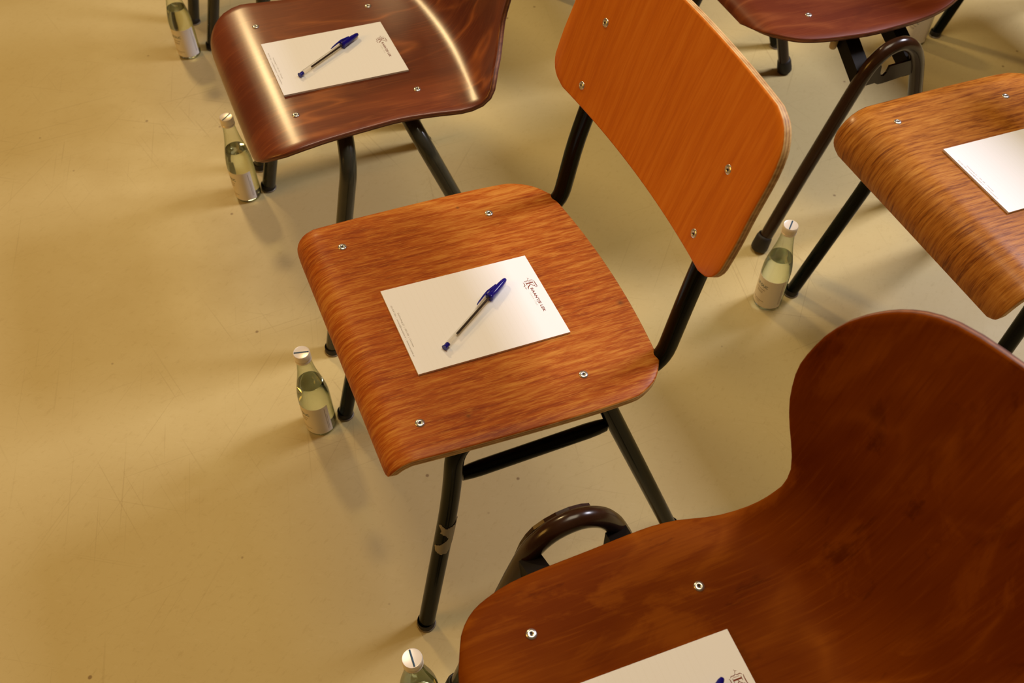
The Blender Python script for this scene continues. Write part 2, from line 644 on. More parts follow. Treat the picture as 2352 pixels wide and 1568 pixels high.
# screw with a domed washer and a dark recess, shared by all chairs
def screw_mesh():
    vs, fs = lathe([(0.0, 0.0008), (0.0013, 0.0008), (0.0015, 0.0016), (0.0034, 0.0018), (0.0054, 0.0012), (0.0061, 0.0003), (0.0061, -0.0012)], 24)
    me = mesh_py('screw', vs, fs)
    fmi = []
    for p in me.polygons:
        c = p.center
        fmi.append(1 if math.hypot(c.x, c.y) < 0.00145 else 0)
    me.polygons.foreach_set('material_index', fmi)
    me.materials.append(M['screw'])
    me.materials.append(M['hole'])
    return me


SCREW = screw_mesh()


def put_screw(parent, pos, nrm, scale=1.0):
    o = bpy.data.objects.new('screw', SCREW)
    COL.objects.link(o)
    o.parent = parent
    q = Vector(nrm).normalized().to_track_quat('Z', 'Y')
    o.location = pos
    o.rotation_mode = 'QUATERNION'
    o.rotation_quaternion = q
    o.scale = (scale,) * 3
    return o


def foot_cap(parent, foot, up, rad, kind):
    """end cap of a chair leg; foot is the floor contact point, up points along the leg"""
    if kind == 'rubber':
        prof = [(0, 0), (rad * 1.18, 0), (rad * 1.32, 0.003), (rad * 1.34, 0.012), (rad * 1.24, 0.030), (rad * 1.10, 0.0365), (rad * 0.9, 0.0365)]
        vs, fs = lathe(prof, 20)
        me = mesh_py('rubber_foot', vs, fs)
        o = new_obj('rubber_foot', me, parent, ('rubber',))
        o.location = Vector(foot) + Vector((0, 0, 0.0035))
        o.rotation_mode = 'QUATERNION'
        o.rotation_quaternion = Vector(up).normalized().to_track_quat('Z', 'Y').slerp(Vector((0, 0, 1)).to_track_quat('Z', 'Y'), 0.2)
        return
    vs, fs = lathe([(0, 0.003), (rad * 1.07, 0.003), (rad * 1.10, 0.006), (rad * 1.06, 0.014), (rad, 0.015)], 20)
    o = new_obj('foot_cap', mesh_py('foot_cap', vs, fs), parent, ('rubber',))
    o.location = foot
    vs, fs = lathe([(0, 0), (rad * 1.14, 0), (rad * 1.2, 0.0015), (rad * 1.14, 0.0032), (0, 0.0032)], 20)
    g = new_obj('glide', mesh_py('glide', vs, fs), parent, ('glide',))
    g.location = foot


# ------------------------------------------------------------------ floor
fl = bpy.data.meshes.new('floor')
bm = bmesh.new()
bmesh.ops.create_grid(bm, x_segments=1, y_segments=1, size=7.0)
ext = bmesh.ops.extrude_face_region(bm, geom=list(bm.faces))
bmesh.ops.translate(bm, vec=(0, 0, -0.04), verts=[g for g in ext['geom'] if isinstance(g, bmesh.types.BMVert)])
bmesh.ops.recalc_face_normals(bm, faces=bm.faces)
bm.to_mesh(fl)
bm.free()
flo = new_obj('floor', fl, None, ('floor',))
flo.location = (0.3, 3.0, 0)
flo['kind'] = 'structure'
flo['label'] = 'scuffed beige linoleum floor'


X0, X1, Y0, Y1, HW = -5.0, 5.6, -3.6, 7.4, 3.3
for nm, (a, b, c, d) in dict(wall_left=(X0 - 0.15, X0, Y0, Y1), wall_right=(X1, X1 + 0.15, Y0, Y1), wall_back=(X0 - 0.15, X1 + 0.15, Y1, Y1 + 0.15),
                             wall_front=(X0 - 0.15, X1 + 0.15, Y0 - 0.15, Y0)).items():
    wo = new_obj(nm, box_mesh(nm, a, b, c, d, 0, HW, 0.004), None, ('wall',))
    wo['kind'] = 'structure'
    wo['label'] = 'plain plastered room wall'


# ------------------------------------------------------------------ chair with separate seat and back board
def board_chair(name, label, loc, rz, wood='oak', back_wood='oak_back', paint='green_black', roll=0.033, z0=0.457, tilt=0.094,
                front=-0.006, drop=0.036, tape=False, full=True, group='wooden chairs set out in rows'):
    root = thing(name, label, 'chair', (loc[0], loc[1], 0), rz, group)
    zt = lambda u: z0 - math.tan(tilt) * (u - 0.091)
    # seat: rolled front edge, flat sloping pan, bowed rear edge
    uc = front + roll
    cz = zt(uc) - roll
    pts = []
    a1 = math.acos(max(-1, min(1, (roll - drop) / roll)))
    for k in range(7):
        a = a1 * (1 - k / 6)
        pts.append((uc - roll * math.sin(a), cz + roll * math.cos(a)))
    for u in (uc + 0.02, 0.12, 0.2, 0.28, 0.34, 0.385):
        pts.append((u, zt(u)))
    prof = Profile(pts, 8)
    L = prof.L
    hw_s = hermite([0, 0.008, 0.018, 0.034, 0.06, 0.12, L - 0.12, L - 0.055, L - 0.028, L - 0.012, L],
                   [0.182, 0.194, 0.199, 0.2015, 0.203, 0.206, 0.2105, 0.209, 0.200, 0.188, 0.168])
    me = bent_board('seat', prof, end_stations(L, 0.04, 0.06), hw_s, lambda s: 0.0, 0.0115, rear_bulge=0.018)
    seat = new_obj('seat', me, root, (wood, 'ply_light', 'ply_dark'))
    for (u, v) in ((0.052, -0.157), (0.052, 0.157), (0.27, -0.157), (0.27, 0.157)):
        put_screw(seat, P(u, v, zt(u) + 0.0002), (math.tan(tilt), 0, 1))
    # backrest: bowed board on two uprights
    k = 0.32
    cs, sn = 1 / math.sqrt(1 + k * k), k / math.sqrt(1 + k * k)
    bp = [(0.404 + sn * s, 0.631 + cs * s) for s in (-0.026, 0.02, 0.075, 0.13, 0.182)]
    bprof = Profile(bp, 6)
    Lb = bprof.L
    hw_b = hermite([0, 0.006, 0.016, 0.03, 0.06, Lb / 2, Lb - 0.06, Lb - 0.03, Lb - 0.014, Lb - 0.005, Lb],
                   [0.182, 0.198, 0.208, 0.213, 0.2135, 0.211, 0.210, 0.205, 0.195, 0.183, 0.166])
    kb = 0.42

    def k_fn(s):
        return kb
    meb = bent_board('backrest', bprof, end_stations(Lb, 0.03, 0.03, 8, 8, 12), hw_b, k_fn, 0.0115)
    # seat screws sit at v=.148 where the bow brings the face forward
    shift = kb * 0.148 ** 2
    for vtx in meb.vertices:
        vtx.co.x += shift * 0.95
    back = new_obj('backrest', meb, root, (back_wood, 'ply_light', 'ply_dark'))
    for s in (0.0, 0.0915):
        for v in (-0.148, 0.148):
            put_screw(back, P(0.404 + sn * s - 0.0003, v, 0.631 + cs * s), (-cs, -2 * kb * v * -1 * 0 , sn))
    # frame
    r = 0.0125
    zu = lambda u: zt(u) - 0.0118 - r
    for sgn in (1, -1):
        bolts = 0.155
        front_pts = [P(0.006, sgn * 0.208, 0.004), P(0.073, sgn * 0.182, 0.30), P(0.089, sgn * 0.176, zu(0.09) - 0.004), P(0.19, sgn * 0.166, zu(0.19)),
                     P(0.383, sgn * 0.160, zu(0.383) + 0.0), P(0.405, sgn * 0.158, 0.525), P(0.4185, sgn * 0.155, 0.58), P(0.4345, sgn * 0.153, 0.64), P(0.467, sgn * 0.153, 0.742)]
        path = fillet(front_pts, [0.08, 0.055, 0.03, 0.040, 0.03, 0.03, 0.03], 8)
        tb = new_obj('side_tube', tube_mesh('side_tube', path, r), root, (paint,))
        foot_cap(tb, P(0.006, sgn * 0.208, 0), (0, 0, 1), r, 'cap')
        rear = fillet([P(0.225, sgn * 0.164, zu(0.225) - 0.001), P(0.288, sgn * 0.172, zu(0.288) - 0.004), P(0.426, sgn * 0.213, 0.004)], [0.05], 8)
        lg = new_obj('rear_leg', tube_mesh('rear_leg', rear, r), root, (paint,))
        foot_cap(lg, P(0.426, sgn * 0.213, 0), (0, 0, 1), r, 'cap')
        A = P(0.092, sgn * 0.176, 0.343)
        B = P(0.300, sgn * 0.176, 0.332)
        npt = 16
        pth = [A.lerp(B, i / npt) for i in range(npt + 1)]
        st = tube_mesh('stretcher', pth, 0.0108)
        # the ends are pressed flat where they are welded on
        d = (B - A).normalized()
        for vtx in st.vertices:
            t = (vtx.co - A).dot(d) / (B - A).length
            f = max(0.0, 1 - min(t, 1 - t) / 0.09)
            ctr = A + d * (t * (B - A).length)
            off = vtx.co - ctr
            off.y *= 1 - 0.25 * f
            vtx.co = ctr + off
        new_obj('stretcher', st, root, (paint,))
    for u in (0.12, 0.25):
        pth = [P(u, v, zu(u) - 0.002) for v in (-0.168, -0.1, -0.03, 0.03, 0.1, 0.168)]
        new_obj('cross_bar', tube_mesh('cross_bar', pth, 0.0095, 14), root, (paint,))
    if tape:
        # torn strip of grey tape round the near front leg
        A = P(0.006, 0.208, 0.004)
        B = P(0.073, 0.182, 0.30)
        ax = (B - A).normalized()
        base = A + (B - A) * ((0.204 - 0.004) / 0.296)
        e1 = Vector((-0.2, -0.98, 0.1))
        e1 = (e1 - ax * e1.dot(ax)).normalized()
        e2 = ax.cross(e1)
        outl = [(-1.15, 0.006), (-0.9, -0.004), (-0.3, -0.008), (0.35, -0.006), (0.8, 0.006), (1.15, 0.020), (1.3, 0.040), (1.35, 0.066), (1.2, 0.063),
                (0.9, 0.057), (0.4, 0.054), (-0.2, 0.050), (-0.8, 0.056), (-1.1, 0.053), (-0.6, 0.044), (-0.75, 0.038), (-0.1, 0.036), (0.3, 0.028), (-0.05, 0.020), (-0.5, 0.012)]
        def inside(x, y):
            c = False
            for k in range(len(outl)):
                (x1, y1), (x2, y2) = outl[k], outl[k - 1]
                if (y1 > y) != (y2 > y) and x < (x2 - x1) * (y - y1) / (y2 - y1) + x1:
                    c = not c
            return c
        bm = bmesh.new()
        na, nl = 44, 44
        a0, a1_, l0, l1 = -1.2, 1.4, -0.01, 0.068
        gv = {}

        def vert(i, k):
            if (i, k) not in gv:
                gv[i, k] = bm.verts.new((a0 + (a1_ - a0) * i / na, (l0 + (l1 - l0) * k / nl) * 20, 0))
            return gv[i, k]
        for i in range(na):
            for k in range(nl):
                if inside(a0 + (a1_ - a0) * (i + 0.5) / na, l0 + (l1 - l0) * (k + 0.5) / nl):
                    bm.faces.new((vert(i, k), vert(i + 1, k), vert(i + 1, k + 1), vert(i, k + 1)))
        ex = bmesh.ops.extrude_face_region(bm, geom=list(bm.faces))
        for g in ex['geom']:
            if isinstance(g, bmesh.types.BMVert):
                g.co.z = 0.0006
        for v_ in bm.verts:
            a, l, h = v_.co.x, v_.co.y / 20, v_.co.z
            v_.co = base + ax * l + (r + 0.0002 + h) * (math.cos(a) * e1 + math.sin(a) * e2)
        bmesh.ops.recalc_face_normals(bm, faces=bm.faces)
        tm = bpy.data.meshes.new('tape_scrap')
        bm.to_mesh(tm)
        bm.free()
        to = new_obj('tape_scrap', tm, root, ('tape',))
        to['label'] = 'torn grey tape'
    return root


# ------------------------------------------------------------------ one-piece shells
def shell_board(name, prof_pts, hw_tab, k_lo, k_hi, s_mid_u, thick=0.0095, nst=64):
    prof = Profile(prof_pts, 8)
    L = prof.L
    hw = hermite([a if a >= 0 else L + a for a, _ in hw_tab], [b for _, b in hw_tab])
    s1 = prof.s_at_u(s_mid_u)

    def k_fn(s):
        t = min(1.0, max(0.0, (s - s1) / 0.11))
        t = t * t * (3 - 2 * t)
        return k_lo + (k_hi - k_lo) * t
    return prof, bent_board(name, prof, end_stations(L, 0.07, 0.07, 14, 12, 40), hw, k_fn, thick, nv=31, layer_slots=(1, 2), layers=3)


def prof_normal(prof, u):
    x, z, n = prof.at(prof.s_at_u(u))
    return z, (n[0], 0, n[1])


def u_frame(root, paint, r, zf, zr):
    """two bent hoops (front and rear legs) joined by two rails"""
    for nm, uf, ut, z in (('front_legs', 0.041, 0.150, zf), ('rear_legs', 0.398, 0.255, zr)):
        hoop = fillet([P(uf, 0.239, 0.004), P(ut - 0.012 * (1 if nm[0] == 'f' else -1), 0.204, z - 0.035), P(ut, 0.15, z), P(ut, -0.15, z),
                       P(ut - 0.012 * (1 if nm[0] == 'f' else -1), -0.204, z - 0.035), P(uf, -0.239, 0.004)],
                      [0.045, 0.03, 0.03, 0.045], 9)
        h = new_obj(nm[:-1] + '_hoop', tube_mesh(nm, hoop, r), root, (paint,))
        for sgn in (1, -1):
            foot_cap(h, P(uf, sgn * 0.239, 0), (0, 0, 1), r, 'cap')
    for v in (-0.115, 0.115):
        a, b = P(0.15, v, zf), P(0.255, v, zr)
        new_obj('seat_rail', tube_mesh('seat_rail', [a.lerp(b, t / 4) for t in range(5)], 0.0095, 14), root, (paint,))


def hip_shell_chair(name, label, loc, rz, wood, group='wooden chairs set out in rows'):
    """glossy shell on hoop legs (top-left chair)"""
    root = thing(name, label, 'chair', (loc[0], loc[1], 0), rz, group)
    zt = lambda u: 0.4545 - math.tan(0.0592) * (u - 0.078)
    ra, rb = 0.082, 0.052
    pts = []
    for k in range(9):
        a = math.radians(94) * (1 - k / 8)
        pts.append((ra - ra * math.sin(a), zt(ra) - rb + rb * math.cos(a)))
    for u in (0.12, 0.2, 0.28, 0.335, 0.36):
        pts.append((u, zt(u)))
    pts += [(0.378, 0.4395), (0.392, 0.4465), (0.405, 0.458), (0.418, 0.474), (0.432, 0.50), (0.447, 0.55), (0.468, 0.64), (0.486, 0.73), (0.497, 0.79)]
    tab = [(0, 0.118), (0.006, 0.140), (0.018, 0.163), (0.034, 0.180), (0.055, 0.194), (0.078, 0.203), (0.10, 0.2045), (0.14, 0.199), (0.20, 0.193), (0.26, 0.189),
           (0.31, 0.193), (0.36, 0.201), (0.40, 0.205), (0.425, 0.203), (0.45, 0.190), (0.475, 0.170), (0.50, 0.148), (0.53, 0.135), (0.58, 0.142), (0.66, 0.178),
           (-0.10, 0.192), (-0.055, 0.183), (-0.025, 0.155), (-0.008, 0.115), (-0.0001, 0.08)]
    prof, me = shell_board('seat_shell', pts, tab, 0.0, 0.75, 0.33)
    shell = new_obj('seat_shell', me, root, (wood, 'rim_dark', 'rim_mid'))
    for u, v in ((0.083, -0.1285), (0.083, 0.1285), (0.284, -0.1285), (0.284, 0.1285)):
        z, n = prof_normal(prof, u)
        put_screw(shell, P(u, v, z + 0.0002), n, 0.95)
    r = 0.0138
    u_frame(root, 'olive', r, zt(0.15) - 0.0097 - r, zt(0.255) - 0.0097 - r)
    return root


def loop_frame(root, paint, zs, fu=0.008):
    r = 0.0128
    for sgn in (1, -1):
        top = smooth_path([P(u, sgn * 0.240, z) for u, z in ((0.120, 0.340), (0.133, 0.378), (0.146, 0.405), (0.169, 0.427), (0.200, 0.432), (0.228, 0.416), (0.247, 0.387), (0.261, 0.350))], 6)
        path = [P(fu, sgn * 0.246, 0.004), P(0.5 * (fu + 0.125), sgn * 0.2430, 0.185)] + top + [P(0.317, sgn * 0.238, 0.18), P(0.373, sgn * 0.236, 0.004)]
        o = new_obj('leg_loop', tube_mesh('leg_loop', path, r), root, (paint,))
        foot_cap(o, P(fu, sgn * 0.246, 0), path[1] - path[0], r, 'rubber')
        foot_cap(o, P(0.373, sgn * 0.236, 0), path[-2] - path[-1], r, 'rubber')
        # linking plate with a hook slot, welded between the two legs of the loop
        poly = [(0.128, 0.350), (0.1449, 0.3615), (0.1639, 0.3620), (0.172, 0.3570), (0.184, 0.3560), (0.246, 0.3600), (0.2480, 0.3910), (0.1865, 0.3905), (0.1845, 0.3780), (0.1800, 0.3725),
                (0.1730, 0.3745), (0.1695, 0.3830), (0.1675, 0.3960), (0.1605, 0.4050), (0.146, 0.398), (0.132, 0.372)]
        vp = 0.2385
        if sgn < 0:      # the other side only has a catch plate welded on the outside of the loop
            poly = [(0.126, 0.356), (0.134, 0.352), (0.160, 0.392), (0.185, 0.404), (0.214, 0.404), (0.224, 0.416), (0.221, 0.425), (0.210, 0.431), (0.194, 0.434), (0.178, 0.432), (0.163, 0.426), (0.150, 0.417), (0.141, 0.404), (0.134, 0.388)]
            vp = 0.2530
        bm = bmesh.new()
        vv = [bm.verts.new(P(u, sgn * vp, z)) for u, z in poly]
        f = bm.faces.new(vv)
        ex = bmesh.ops.extrude_face_region(bm, geom=[f])
        bmesh.ops.translate(bm, vec=P(0, sgn * 0.0045, 0), verts=[g for g in ex['geom'] if isinstance(g, bmesh.types.BMVert)])
        bmesh.ops.recalc_face_normals(bm, faces=bm.faces)
        pm = bpy.data.meshes.new('hook_plate')
        bm.to_mesh(pm)
        bm.free()
        new_obj('hook_plate', pm, root, (paint,))
    for u_in, u_out, z_out in ((0.140, 0.137, 0.376), (0.236, 0.248, 0.366)):
        zi = zs(u_in) - 0.0100
        prof = [(-0.234, u_out, z_out + 0.017), (-0.150, u_in, zi), (0.150, u_in, zi), (0.234, u_out, z_out + 0.017)]
        vs, fs = [], []
        for y, u, zt_ in prof:
            vs += [(u - 0.0135, y, zt_ - 0.034), (u + 0.0135, y, zt_ - 0.034), (u + 0.0135, y, zt_), (u - 0.0135, y, zt_)]
        for i in range(3):
            for k in range(4):
                k2 = (k + 1) % 4
                fs.append((i * 4 + k, i * 4 + k2, i * 4 + 4 + k2, i * 4 + 4 + k))
        fs += [(3, 2, 1, 0), (12, 13, 14, 15)]
        new_obj('seat_bar', mesh_py('seat_bar', vs, fs, False), root, ('bar_steel',))
    for sgn in (1, -1):
        vs, fs = lathe([(0, -0.022), (0.0055, -0.022), (0.0065, -0.020), (0.0068, -0.004), (0.0055, 0.0), (0, 0.0)], 16)
        b = new_obj('buffer_stud', mesh_py('buffer_stud', vs, fs), root, ('beige',))
        b.location = P(0.120, sgn * 0.163, zs(0.12) - 0.0100 - 0.026)
        new_obj('buffer_bracket', box_mesh('buffer_bracket', 0.112, 0.1285, -sgn * 0.163 - 0.009, -sgn * 0.163 + 0.009, zs(0.12) - 0.038, zs(0.12) - 0.0105, 0.001), root, ('bar_steel',))


def waist_shell_chair(name, label, loc, rz, wood, rims, front, tab_front, z0=0.457, tl=0.045, group='wooden chairs set out in rows', screws=((0.094, 0.1265), (0.283, 0.1115)), fu=0.008):
    """waisted shell on loop legs (bottom-right and top-right chairs)"""
    root = thing(name, label, 'chair', (loc[0], loc[1], 0), rz, group)
    zt = lambda u: z0 - math.tan(tl) * (u - 0.075)
    pts = [(front + 0.001, zt(0.02) - 0.022), (front + 0.004, zt(0.02) - 0.012), (front + 0.016, zt(0.02) - 0.003), (front + 0.04, zt(front + 0.04))]
    for u in (0.09, 0.16, 0.24, 0.31):
        pts.append((u, zt(u)))
    pts += [(0.36, 0.4445), (0.385, 0.449), (0.408, 0.463), (0.427, 0.485), (0.440, 0.515), (0.452, 0.56), (0.472, 0.65), (0.49, 0.75), (0.498, 0.797)]
    prof = Profile(pts, 8)
    L = prof.L
    tab = [(prof.s_at_u(u) if i else 0.0, w) for i, (u, w) in enumerate(tab_front)]
    s0 = prof.s_at_u(0.36)

    def s_z(z):
        for i in range(len(prof.p) - 1):
            if prof.s[i] > s0 and prof.p[i].z <= z <= prof.p[i + 1].z:
                return prof.s[i] + (z - prof.p[i].z) / (prof.p[i + 1].z - prof.p[i].z) * (prof.s[i + 1] - prof.s[i])
        return L
    tab += [(s_z(z), w) for z, w in ((0.462, 0.1645), (0.485, 0.162), (0.51, 0.166), (0.54, 0.181), (0.57, 0.199), (0.60, 0.211), (0.635, 0.217), (0.674, 0.213), (0.707, 0.203),
                                     (0.7365, 0.186), (0.762, 0.163), (0.777, 0.140), (0.786, 0.114), (0.790, 0.092))] + [(L, 0.05)]
    prof2, me = shell_board('seat_shell', pts, tab, 0.0, 1.0, 0.33, 0.0095)
    shell = new_obj('seat_shell', me, root, (wood,) + rims)
    for u, v in screws:
        for sg in (1, -1):
            z, n = prof_normal(prof, u)
            put_screw(shell, P(u, sg * v, z + 0.0002), n, 1.0)
    loop_frame(root, 'brown', zt, fu)
    return root


# ------------------------------------------------------------------ stationery
def text_mesh(txt, size, bold=0.0, align='LEFT', spacing=1.0):
    cu = bpy.data.curves.new('txt', 'FONT')
    cu.body = txt
    cu.size = size
    cu.align_x = align
    cu.space_character = spacing
    cu.offset = bold
    cu.resolution_u = 2
    o = bpy.data.objects.new('txt', cu)
    COL.objects.link(o)
    dg = bpy.context.evaluated_depsgraph_get()
    dg.update()
    me = bpy.data.meshes.new_from_object(o.evaluated_get(dg))
    bpy.data.objects.remove(o)
    bpy.data.curves.remove(cu)
    me.materials.clear()
    return me


def fit_width(me, x0, x1):
    xs = [v.co.x for v in me.vertices]
    a, b = min(xs), max(xs)
    for v in me.vertices:
        v.co.x = x0 + (v.co.x - a) * (x1 - x0) / (b - a)
    return me


def stroke(pts, widths):
    """flat ribbon following points, in text space"""
    vs, fs = [], []
    n = len(pts)
    for i in range(n):
        p = Vector((*pts[i], 0))
        d = Vector((*pts[min(i + 1, n - 1)], 0)) - Vector((*pts[max(i - 1, 0)], 0))
        nn = Vector((-d.y, d.x, 0)).normalized()
        w = widths if isinstance(widths, float) else widths[i]
        vs += [p + nn * w / 2, p - nn * w / 2]
    for i in range(n - 1):
        fs.append((2 * i, 2 * i + 1, 2 * i + 3, 2 * i + 2))
    return vs, fs


def join_flat(name, parts, lift=0.0):
    vs, fs = [], []
    for i, (v, f) in enumerate(parts):
        o = len(vs)
        vs += [(x[0], x[1], x[2] + i * lift) for x in v]
        fs += [tuple(i + o for i in q) for q in f]
    me = bpy.data.meshes.new(name)
    me.from_pydata(vs, [], fs)
    me.update()
    return me


def me_parts(me):
    return [tuple(v.co) for v in me.vertices], [tuple(p.vertices) for p in me.polygons]


def build_print():
    """logo and address, in text space: x along the reading direction, y to the page top (metres from page centre)"""
    k = 0.0122   # emblem unit
    ox, oy = -0.0196, 0.0895
    S = lambda L: [(ox + a * k, oy + b * k) for a, b in L]
    w = 0.00085
    parts = []
    # serif K with a double stem
    parts.append(stroke(S([(-0.34, -0.36), (-0.34, 0.40)]), 0.0017))
    parts.append(stroke(S([(-0.52, 0.40), (-0.12, 0.40)]), 0.0006))
    parts.append(stroke(S([(-0.52, -0.37), (-0.10, -0.37)]), 0.0006))
    parts.append(stroke(S([(-0.26, -0.02), (0.0, 0.16), (0.22, 0.42)]), [0.0007, 0.0008, 0.0010]))
    parts.append(stroke(S([(0.08, 0.43), (0.42, 0.43)]), 0.0006))
    parts.append(stroke(S([(-0.16, 0.08), (0.08, -0.22), (0.26, -0.40), (0.50, -0.44)]), [0.0008, 0.0015, 0.0013, 0.0005]))
    # cartouche round the letter
    parts.append(stroke(S([(-0.60, -0.52), (-0.72, -0.40), (-0.70, -0.12), (-0.80, 0.0), (-0.70, 0.12), (-0.72, 0.44), (-0.58, 0.58)]), [0.0004, w, w, 0.0006, w, w, 0.0004]))
    parts.append(stroke(S([(-0.56, 0.66), (-0.40, 0.62), (0.0, 0.62), (0.30, 0.66), (0.44, 0.58), (0.44, 0.46)]), [0.0004, w, 0.0011, w, 0.0008, 0.0004]))
    parts.append(stroke(S([(-0.60, -0.66), (-0.44, -0.60), (-0.08, -0.62), (0.02, -0.74), (0.0, -0.84)]), [0.0004, w, 0.0011, w, 0.0004]))
    parts.append(stroke(S([(0.12, -0.66), (0.28, -0.70), (0.44, -0.64)]), [0.0005, 0.0009, 0.0004]))
    parts.append(stroke(S([(-0.56, -0.30), (-0.56, 0.30)]), 0.0004))
    # little sprig at the corner
    parts.append(stroke(S([(-0.80, 0.0), (-0.94, 0.06), (-1.06, 0.14)]), [0.0003, 0.0004, 0.0004]))
    parts.append(stroke(S([(-1.0, 0.10), (-1.02, 0.26)]), 0.0004))
    parts.append(stroke(S([(-1.02, 0.12), (-1.16, 0.06)]), 0.0004))
    t = fit_width(text_mesh('RAANTJE LEK', 0.0052, 0.00013, spacing=1.1), -0.0142, 0.0300)
    for v in t.vertices:
        v.co.y += 0.0868
    parts.append(me_parts(t))
    logo = join_flat('printed_logo', parts, 4e-6)
    t2 = fit_width(text_mesh('SINDS 1720', 0.0026, 0.0, spacing=1.6), -0.0070, 0.0165)
    for v in t2.vertices:
        v.co.y += 0.0825
    l1 = fit_width(text_mesh('Duinlustweg 22  |  2051 AB  |  Overveen', 0.0030), -0.0300, 0.0305)
    for v in l1.vertices:
        v.co.y += -0.0966
    l2 = fit_width(text_mesh('023 524 1266  |  contact@kraantjelek.nl  |  www.kraantjelek.nl', 0.0030), -0.0450, 0.0450)
    for v in l2.vertices:
        v.co.y += -0.1012
    tag = join_flat('printed_tagline', [me_parts(t2)])
    adr = join_flat('printed_address', [me_parts(l1), me_parts(l2)])
    for me in (logo, tag, adr):
        for v in me.vertices:       # text space -> page space (x = back, y = -near)
            v.co = Vector((v.co.y, -v.co.x, 0.00005 + v.co.z))
    logo.materials.append(M['red_ink'])
    tag.materials.append(M['pale_ink'])
    adr.materials.append(M['grey_ink'])
    return logo, tag, adr


LOGO, TAGLINE, ADDRESS = build_print()
PAD_T = 0.0032


def pad_mesh():
    bm = bmesh.new()
    bmesh.ops.create_cube(bm, size=1)
    for v in bm.verts:
        v.co = Vector((v.co.x * 0.21, v.co.y * 0.148, (v.co.z + 0.5) * PAD_T))
    me = bpy.data.meshes.new('sheets')
    bm.normal_update()
    bm.to_mesh(me)
    bm.free()
    me.materials.append(M['paper'])
    me.materials.append(M['paper_edge'])
    me.polygons.foreach_set('material_index', [0 if abs(p.normal.z) > 0.5 else 1 for p in me.polygons])
    return me


PAD = pad_mesh()


def chair_mat(loc, rz):
    return Matrix.Translation((loc[0], loc[1], 0)) @ Matrix.Rotation(rz, 4, 'Z')


def notepad(label, cm, u, v, z, tilt, twist=0.0):
    m = cm @ Matrix.Translation(P(u, v, z)) @ Matrix.Rotation(tilt, 4, 'Y') @ Matrix.Rotation(twist, 4, 'Z')
    root = thing('notepad', label, 'notepad', mat=m, group='notepads on the chair seats')
    for nm, me, zz in (('sheets', PAD, 0), ('printed_logo', LOGO, PAD_T), ('printed_tagline', TAGLINE, PAD_T), ('printed_address', ADDRESS, PAD_T)):
        o = bpy.data.objects.new(nm, me)
        COL.objects.link(o)
        o.parent = root
        o.location = (0, 0, zz)
    return root, m


def pen_meshes():
    """ballpoint lying along +x, plug end at x=0; axis at the given height"""
    R = 0.0041
    out = {}
    # hexagonal clear barrel
    vs, fs = [], []
    xs = [(0.006, 0.92), (0.008, 1.0), (0.105, 1.0), (0.112, 0.9)]
    for x, s in xs:
        for k in range(6):
            a = math.pi / 3 * k + math.pi / 6
            vs.append((x, R * s * math.cos(a), R * s * math.sin(a)))
    for i in range(len(xs) - 1):
        for k in range(6):
            k2 = (k + 1) % 6
            fs.append((i * 6 + k, i * 6 + k2, (i + 1) * 6 + k2, (i + 1) * 6 + k))
    fs += [tuple(range(5, -1, -1)), tuple(18 + k for k in range(6))]
    out['barrel'] = mesh_py('barrel', vs, fs, False)
    rot = Matrix.Rotation(math.pi / 2, 4, 'Y')

    def lat(prof, seg=20):
        v, f = lathe(prof, seg)
        me = mesh_py('x', v, f)
        me.transform(rot)
        return sharp(me, 45)
    out['end_plug'] = lat([(0, 0), (R * 0.98, 0), (R * 1.02, 0.0006), (R * 0.98, 0.0014), (R * 0.78, 0.0016), (R * 0.76, 0.0085), (0, 0.0085)])
    out['ink_tube'] = lat([(0, 0.029), (0.0016, 0.029), (0.0016, 0.112), (0, 0.112)])
    cap = lat([(0, 0.1045), (R * 1.22, 0.1045), (R * 1.42, 0.1052), (R * 1.44, 0.1075), (R * 1.32, 0.1085), (R * 1.22, 0.118), (R * 1.02, 0.134), (R * 0.84, 0.1425), (R * 0.6, 0.1458), (R * 0.3, 0.1468), (0, 0.147)], 24)
    out['cap'] = cap
    # clip: tapering tongue that runs back along the barrel, standing off its side
    pr = [(0.128, 0.0047, 0.0016, 0.0011), (0.119, 0.0059, 0.0020, 0.0012), (0.110, 0.0072, 0.0022, 0.0013), (0.099, 0.0069, 0.0018, 0.0011), (0.088, 0.0062, 0.0012, 0.0009), (0.0835, 0.0056, 0.0006, 0.0006)]
    vs, fs = [], []
    for x, y, hw, ht in pr:
        vs += [(x, y - ht, -hw), (x, y + ht, -hw * 0.8), (x, y + ht, hw * 0.8), (x, y - ht, hw)]
    for i in range(len(pr) - 1):
        for k in range(4):
            k2 = (k + 1) % 4
            fs.append((i * 4 + k, i * 4 + k2, (i + 1) * 4 + k2, (i + 1) * 4 + k))
    n = len(vs) - 4
    fs += [(3, 2, 1, 0), (n, n + 1, n + 2, n + 3)]
    out['clip'] = mesh_py('clip', vs, fs, False)
    out['clip'].polygons.foreach_set('use_smooth', [False] * len(out['clip'].polygons))
    for k, m in (('barrel', 'pen_clear'), ('end_plug', 'blue'), ('ink_tube', 'ink_tube'), ('cap', 'blue'), ('clip', 'blue')):
        out[k].name = k
        out[k].materials.append(M[m])
    return out


PEN = pen_meshes()


